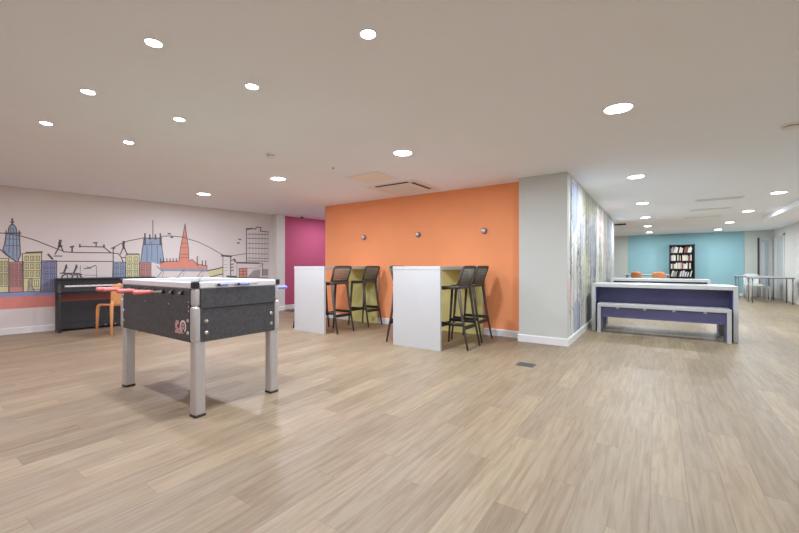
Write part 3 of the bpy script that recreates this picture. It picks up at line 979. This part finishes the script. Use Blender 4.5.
for k in range(NS):
    z = 0.06 + k * SPC + 0.0142
    x = -hw + 0.045
    lean = 0.0
    while x < hw - 0.12:
        wd = rb.uniform(0.022, 0.055)
        hh = rb.uniform(0.17, 0.245)
        dd = rb.uniform(0.14, 0.2)
        n = rb.choices([c[0] for c in bcols], wts)[0]
        was = lean
        if rb.random() < 0.10:
            lean = rb.choice([0.0, R(8), R(12)])
        if was > lean:
            x += 0.26 * math.sin(was)
        if rb.random() < 0.10:
            x += 0.05
        cx = (bx0 + bx1) / 2 + x
        ext = hh * math.sin(lean) + wd * math.cos(lean)
        if x + ext > hw - 0.04:
            break
        bt = thing('book', f'{n} spined book standing on the {names[k]} shelf of the black bookcase', 'book', (cx, by0 + 0.05, z), 0, 'books in the black bookcase')
        b = B()
        Mx = Matrix.Translation((0, 0, wd * math.sin(lean))) @ Matrix.Rotation(lean, 4, 'Y') if lean else None
        b.box(0, wd, 0, 0.003, 0, hh, 0, 1, Mx)
        b.box(0, 0.003, 0.003, dd, 0, hh, 0, 1, Mx)
        b.box(wd - 0.003, wd, 0.003, dd, 0, hh, 0, 1, Mx)
        b.obj('cover', bmats[n], bt)
        b = B()
        b.box(0.003, wd - 0.003, 0.004, dd - 0.004, 0.004, hh - 0.004, 0, 1, Mx)
        b.obj('page_block', M_PAGES, bt)
        nx = x + wd / max(0.5, math.cos(lean)) + 0.002
        x = nx

# ------------------------------------------------------------------ skyline mural on the left wall
MU = {k: mat('mural_' + k, c, 0.85, vary=0.04, scale=6) for k, c in dict(
    blue=(150, 170, 192), navy=(138, 146, 178), red=(196, 124, 120), brick=(202, 146, 138), yellow=(214, 214, 164),
    church=(220, 148, 128), line=(104, 101, 106), white=(226, 222, 218), grey=(160, 156, 156), bandred=(222, 142, 132), bandblue=(146, 156, 192)).items()}


def wp(px, py, off):
    r_ = ray(px, py)
    o = P0 + nL * off
    k = (o.dot(nL)) / (r_.dot(nL))
    return Vector((r_.x * k, r_.y * k, EYE + r_.z * k))


mural = thing('wall_mural', 'painted city skyline mural with coloured buildings and spires on the pale wall', 'mural', tuple(onleft(1.3)))
MUI = Matrix.Translation(-onleft(1.3))


class MuralPart:
    def __init__(s, name, fillmat, tr):
        s.name, s.b, s.mats, s.tr = name, B(), [MU[fillmat], MU['line']], tr

    def fill(s, pts, off=0.0015):
        s.b.mi = 0
        s.b.poly([MUI @ wp(*s.tr(*p), off) for p in pts])
        return s

    def line(s, pts, w=0.018, off=0.003):
        s.b.mi = 1
        P = [MUI @ wp(*s.tr(*p), off) for p in pts]
        for a, c in zip(P, P[1:]):
            d = (c - a)
            if d.length < 1e-5:
                continue
            d.normalize()
            n = nL.cross(d).normalized() * (w * 0.36)
            e = d * (w * 0.35)
            s.b.poly([a - e + n, a - e - n, c + e - n, c + e + n])
        return s

    def outline(s, pts, w=0.014):
        return s.fill(pts).line(pts + [pts[0]], w)

    def windows(s, x0, x1, y0, y1, nx, ny, w=0.013):
        for j in range(ny):
            ya, yb = y0 + (y1 - y0) * (j + 0.12) / ny, y0 + (y1 - y0) * (j + 0.72) / ny
            s.line([(x0, y0 + (y1 - y0) * (j + 0.95) / ny), (x1, y0 + (y1 - y0) * (j + 0.95) / ny)], w)
            for i in range(nx):
                xa, xb = x0 + (x1 - x0) * (i + 0.2) / nx, x0 + (x1 - x0) * (i + 0.8) / nx
                s.line([(xa, yb), (xa, ya), (xb, ya), (xb, yb), (xa, yb)], w * 0.75)
                s.line([((xa + xb) / 2, ya), ((xa + xb) / 2, yb)], w * 0.6)
        return s

    def done(s):
        o = s.b.obj(s.name, s.mats, mural)
        return o


c4 = lambda u, v: (u / 6.277, 215 + v / 6.277)
c5 = lambda u, v: (50 + u / 8.8875, 225 + v / 8.8875)
c6 = lambda u, v: (120 + u / 8.883, 225 + v / 8.883)
c7 = lambda u, v: (165 + u / 7.614, 215 + v / 7.614)
c8 = lambda u, v: (215 + u / 8.2, 220 + v / 8.2)


def band(name, z0, z1, m):
    b = B()
    off = 0.0012
    p = [onleft(YB + 0.02, off, z0), onleft(5.83, off, z0), onleft(5.83, off, z1), onleft(YB + 0.02, off, z1)]
    b.poly([MUI @ q for q in p])
    return b.obj(name, MU[m], mural)


band('colour_band', 0.405, 0.595, 'bandred')
band('colour_band', 0.595, 0.675, 'bandblue')

p = MuralPart('painted_tower', 'blue', c4)
p.fill([(40, 112), (122, 112), (128, 250), (112, 292), (88, 284), (40, 246), (18, 216), (30, 180)])
p.fill([(52, 112), (55, 82), (65, 64), (77, 55), (92, 66), (102, 85), (105, 112)])
p.line([(77, 60), (77, 25)], 0.03).line([(66, 44), (88, 44)]).line([(40, 112), (30, 180), (18, 216), (40, 246), (88, 284)])
p.line([(122, 112), (128, 250), (112, 292)]).line([(34, 114), (128, 114)], 0.03).line([(52, 112), (55, 82), (65, 64), (77, 55), (92, 66), (102, 85), (105, 112)])
p.line([(60, 120), (56, 240)], 0.01).line([(82, 120), (82, 270)], 0.01).line([(104, 120), (106, 275)], 0.01).line([(36, 150), (125, 152)], 0.01).line([(30, 190), (126, 192)], 0.01)
p.line([(0, 215), (40, 250), (100, 292)], 0.022).line([(40, 112), (38, 98)]).line([(122, 112), (120, 98)]).line([(68, 108), (68, 84), (84, 84), (84, 108)], 0.01)
p.done()
MuralPart('painted_block', 'yellow', c4).outline([(-130, 272), (55, 272), (55, 485), (-130, 490)]).windows(-120, 52, 285, 450, 6, 4).done()
MuralPart('painted_block', 'brick', c4).outline([(57, 297), (146, 292), (146, 482), (57, 486)]).windows(62, 142, 302, 452, 3, 4).done()
MuralPart('painted_block', 'yellow', c4).outline([(140, 242), (262, 237), (256, 478), (146, 482)]).windows(150, 255, 252, 400, 3, 3).windows(205, 252, 400, 470, 1, 1).line([(165, 236), (262, 232)], 0.03).done()
MuralPart('painted_figure', 'white', c4).fill([(172, 478), (180, 440), (174, 420), (190, 398), (204, 404), (200, 440), (216, 478)]).line([(172, 478), (180, 440), (174, 420), (190, 398), (204, 404), (200, 440), (216, 478)], 0.01).done()
MuralPart('painted_block', 'navy', c4).outline([(260, 287), (356, 286), (356, 482), (254, 484)]).windows(268, 350, 294, 478, 2, 5).done()

p = MuralPart('painted_hall', 'white', c5)
p.line([(-30, 322), (560, 324)], 0.02).line([(60, 322), (60, 480)], 0.012).line([(562, 480), (562, 200)], 0.02).line([(550, 205), (575, 205)], 0.03)
p.line([(45, 258), (70, 215), (82, 185)], 0.024).line([(95, 185), (120, 238), (230, 245), (540, 247), (610, 256), (632, 285), (650, 332)], 0.022)
p.line([(38, 276), (104, 276)], 0.024).line([(88, 190), (86, 165), (92, 140)], 0.05).line([(75, 188), (105, 186)], 0.03)
p.line([(196, 240), (198, 195)], 0.03).line([(185, 195), (208, 190)], 0.035).line([(265, 190), (480, 196), (540, 247)], 0.024).line([(265, 175), (265, 195)], 0.03)
p.line([(410, 192), (410, 158)], 0.024).line([(390, 158), (415, 156)], 0.03).line([(480, 196), (480, 180)], 0.035)
p.line([(656, 150), (652, 178), (656, 205)], 0.05).line([(650, 200), (626, 258)], 0.024).line([(662, 204), (686, 262)], 0.024).line([(636, 290), (670, 290)], 0.024).line([(-15, 262), (20, 300)], 0.04)
p.done()
p = MuralPart('painted_horses', 'white', c5)
for x in (0, 90):
    p.line([(120 + x, 428), (136 + x, 395), (146 + x, 358)], 0.035).line([(138 + x, 372), (155 + x, 380)], 0.02)
    p.line([(98 + x, 485), (112 + x, 450), (150 + x, 432), (190 + x, 440)], 0.03).line([(150 + x, 440), (160 + x, 480)], 0.02)
p.line([(95, 428), (255, 432), (282, 465)], 0.028).line([(240, 440), (250, 485)], 0.03)
p.line([(305, 388), (350, 382), (405, 358)], 0.02).line([(330, 372), (360, 386)], 0.018).line([(412, 365), (414, 480)], 0.01).line([(300, 445), (420, 448)], 0.008).line([(270, 360), (268, 470)], 0.008)
p.done()
MuralPart('painted_block', 'blue', c5).outline([(560, 330), (672, 328), (668, 490), (556, 490)]).windows(568, 664, 335, 480, 2, 3).done()
MuralPart('painted_block', 'yellow', c6).outline([(52, 266), (172, 262), (172, 560), (50, 560)]).windows(58, 168, 275, 540, 2, 4).line([(60, 256), (165, 256)], 0.02).done()
MuralPart('painted_block', 'brick', c6).outline([(175, 336), (276, 331), (276, 560), (175, 560)]).windows(182, 270, 340, 560, 2, 4).done()
p = MuralPart('painted_minster', 'blue', c6)
p.fill([(214, 112), (365, 112), (375, 220), (392, 332), (356, 352), (280, 328), (182, 332), (196, 230), (206, 170)])
p.line([(214, 112), (206, 170), (196, 230), (184, 330)]).line([(365, 112), (375, 220), (392, 332)]).line([(205, 116), (372, 116)], 0.025)
for x in (222, 265, 315, 358):
    p.line([(x, 175 if x in (222, 358) else 125), (x, 78 if x in (222, 358) else 88)], 0.035)
p.line([(292, 112), (292, -40)], 0.018).line([(240, 180), (240, 325)], 0.012).line([(330, 180), (334, 340)], 0.012).line([(206, 172), (374, 172)], 0.014).line([(264, 180), (262, 160), (272, 145), (282, 160), (282, 320)], 0.01)
p.done()
p = MuralPart('painted_church', 'church', c7)
p.fill([(-40, 356), (107, 350), (180, 350), (205, 338), (250, 372), (320, 386), (320, 412), (-38, 408)])
p.fill([(153, 72), (178, 250), (182, 352), (107, 352), (118, 250)])
p.line([(118, 250), (153, 68), (178, 250), (182, 340)]).line([(118, 250), (107, 340)]).line([(-40, 356), (107, 350)]).line([(180, 352), (205, 338), (250, 374), (320, 386), (320, 412)])
for y in (160, 215, 250, 300, 325):
    k = (y - 72) / 260
    p.line([(153 - 42 * k, y), (153 + 28 * k, y)], 0.012)
for x in range(-34, 108, 24):
    p.line([(x, 356), (x, 332)], 0.024)
for x, y in ((246, 318), (284, 350), (310, 350)):
    p.line([(x, 385), (x, y)], 0.03)
p.done()
p = MuralPart('painted_nave', 'blue', c7)
p.fill([(-38, 406), (320, 411), (326, 427), (-38, 422)]).line([(-38, 424), (326, 428)], 0.01)
for x in (-60, 95, 240):
    p.line([(x - 30, 480), (x, 475), (x + 48, 418)], 0.016).line([(x + 55, 425), (x + 40, 470)], 0.008).line([(x + 10, 475), (x + 90, 478)], 0.012)
p.line([(-62, 390), (-40, 410)], 0.018)
p.done()
p = MuralPart('painted_roof', 'yellow', c7)
p.fill([(330, 424), (440, 400), (440, 450), (350, 472), (336, 455)]).line([(322, 424), (385, 412), (440, 398)], 0.035).line([(345, 472), (440, 448)], 0.03).done()
p = MuralPart('painted_house', 'white', c8)
p.fill([(62, 295), (130, 298), (130, 475), (62, 475)]).line([(58, 292), (132, 298)], 0.06).line([(65, 292), (65, 475)], 0.02).line([(128, 298), (128, 475)], 0.03)
for y in (330, 365, 390, 415):
    p.line([(135, y), (150, y - 4)], 0.03).line([(75, y), (100, y)], 0.008)
p.line([(160, 325), (165, 338)], 0.06).line([(100, 462), (175, 465)], 0.05)
p.done()
p = MuralPart('painted_high_rise', 'white', c8)
p.line([(258, 345), (258, 70), (330, 74)], 0.03).line([(330, 74), (345, 58), (376, 62), (372, 92), (440, 99)], 0.03).line([(262, 76), (300, 70)], 0.05)
for y in (115, 150, 192, 230, 275, 312, 335):
    p.line([(268, y), (436, y + 4)], 0.018)
for x in (285, 310, 335, 360, 385, 410, 434):
    p.line([(x, 105), (x, 345)], 0.008)
p.done()
p = MuralPart('painted_station', 'grey', c8)
p.fill([(265, 468), (318, 412), (372, 406), (366, 470)]).fill([(390, 402), (436, 402), (436, 456), (390, 456)])
p.line([(178, 350), (356, 354)], 0.05).line([(356, 356), (392, 358), (388, 456)], 0.022).line([(70, 475), (436, 470)], 0.02).line([(262, 395), (345, 395), (390, 362)], 0.01).line([(180, 352), (180, 470)], 0.01)
p.done()
MuralPart('painted_windows', 'church', c8).outline([(198, 397), (262, 395), (262, 470), (198, 470)], 0.02).line([(230, 396), (230, 470)], 0.02).line([(198, 422), (262, 420)], 0.016).line([(198, 447), (262, 446)], 0.016).done()
ident = lambda x, y: (x, y)
for pts in ([(-20, 231), (6, 233.5), (20, 235.7), (36, 240.5), (56, 248.5), (63, 251)], [(113, 247.6), (120, 244), (128, 241), (143, 238)],
            [(161, 236.3), (170, 235.9), (182, 237), (198, 241.9), (208, 246.5), (223, 255)], [(231, 256), (246, 253.5)]):
    MuralPart('painted_cable', 'grey', ident).line(pts, 0.02).done()
for x, y in ((168.5, 233.8), (171, 237.2), (239, 239.5), (237.5, 243)):
    MuralPart('painted_bird', 'grey', ident).line([(x, y), (x + 1.6, y)], 0.04).done()

# ------------------------------------------------------------------ printed wall right of the column
MP = {k: mat('print_' + k, c, 0.7, vary=0.05, scale=9) for k, c in dict(
    ground=(216, 215, 210), blue=(166, 174, 194), yellow=(208, 209, 180), pink=(216, 192, 186), green=(196, 204, 176), slate=(178, 184, 194), lime=(204, 210, 158), grey=(184, 182, 178), line=(116, 112, 110), dark=(78, 74, 76)).items()}
pw = thing('printed_wall_panel', 'printed wall graphic of thin vertical trunks with blue, pink and yellow patches', 'mural', (XM, 5.46, 0))
gp = B()
gp.poly([(0.0006, 0.10, 0.1), (0.0006, 6.64, 0.1), (0.0006, 6.64, CEIL), (0.0006, 0.10, CEIL)])
gp.obj('print_ground', MP['ground'], pw)


def mp(px, py, off):
    r_ = ray(px, py)
    k = (XM + off) / r_.x
    return Vector((off, r_.y * k - 5.46, min(CEIL - 0.004, max(0.11, EYE + r_.z * k))))


rq = random.Random(5)


def patch(name, m, pts, off=0.0016):
    b = B()
    P = [mp(x, y, off) for x, y in pts]
    b.poly(P)
    return b.obj(name, MP[m], pw)


patch('colour_patch', 'blue', [(571, 181), (574.5, 183), (578, 187), (577.5, 215), (576, 228), (573.5, 234), (572, 222), (571, 205)])
patch('colour_patch', 'yellow', [(581.5, 191), (586, 195.5), (591, 200), (597, 206), (596, 216), (592, 214), (589, 222), (585, 213), (582.5, 216)])
patch('colour_patch', 'pink', [(598, 214), (601, 211), (604.5, 220), (604.5, 238), (602, 246), (599, 238)])
patch('colour_patch', 'slate', [(607, 214), (612, 219), (612, 250), (609, 262), (607, 245)])
patch('colour_patch', 'slate', [(589, 228), (593, 224), (596, 240), (595, 268), (592, 285), (589.5, 262)])
patch('colour_patch', 'slate', [(580, 224), (582, 222), (583, 250), (581, 262)])
patch('colour_patch', 'lime', [(584, 246), (587, 244), (587.5, 272), (586, 296), (584.5, 286)])
patch('colour_patch', 'green', [(598, 256), (601, 250), (603, 268), (601, 284), (598, 286)])
patch('colour_patch', 'pink', [(567.8, 280), (571, 276), (571.5, 300), (569.5, 311), (567.8, 303)])
patch('colour_patch', 'blue', [(574, 304), (577, 298), (580, 304), (580, 330), (574, 334)])
patch('colour_patch', 'grey', [(585, 300), (590, 292), (591, 318), (586, 326)])
patch('colour_patch', 'pink', [(604, 246), (606.5, 242), (607, 262), (605, 270)])
patch('colour_patch', 'yellow', [(589, 270), (591.5, 266), (591.5, 290), (589.5, 296)])
for k in range(3):
    b = B()
    for j in range((70, 90, 50)[k]):
        y = rq.uniform(0.12, 6.6)
        z0, z1 = rq.choice([(0.12, CEIL - 0.02), (0.12, rq.uniform(0.8, 1.6)), (rq.uniform(0.5, 1.3), CEIL - 0.02), (rq.uniform(0.3, 0.9), rq.uniform(1.2, 2.0))])
        w = rq.uniform(0.008, 0.022)
        n = 8
        yy = y
        last = None
        for i in range(n + 1):
            z = z0 + (z1 - z0) * i / n
            q = (yy, z)
            yy += rq.uniform(-0.03, 0.03)
            yy = min(6.6, max(0.12, yy))
            if last:
                b.poly([(0.002 + 0.0005 * k, last[0] - w / 2, last[1]), (0.002 + 0.0005 * k, last[0] + w / 2, last[1]), (0.002 + 0.0005 * k, q[0] + w / 2, q[1]), (0.002 + 0.0005 * k, q[0] - w / 2, q[1])])
            if last and rq.random() < 0.3:
                s = rq.choice((-1, 1)) * rq.uniform(0.05, 0.2)
                b.poly([(0.0028, q[0], q[1]), (0.0028, min(6.6, max(.12, q[0] + s)), q[1] + 0.08), (0.0028, min(6.6, max(.12, q[0] + s)), q[1] + 0.092), (0.0028, q[0], q[1] + 0.014)])
            last = q
    b.obj('trunk_lines', MP[('line', 'grey', 'dark')[k]], pw)['kind'] = 'stuff'
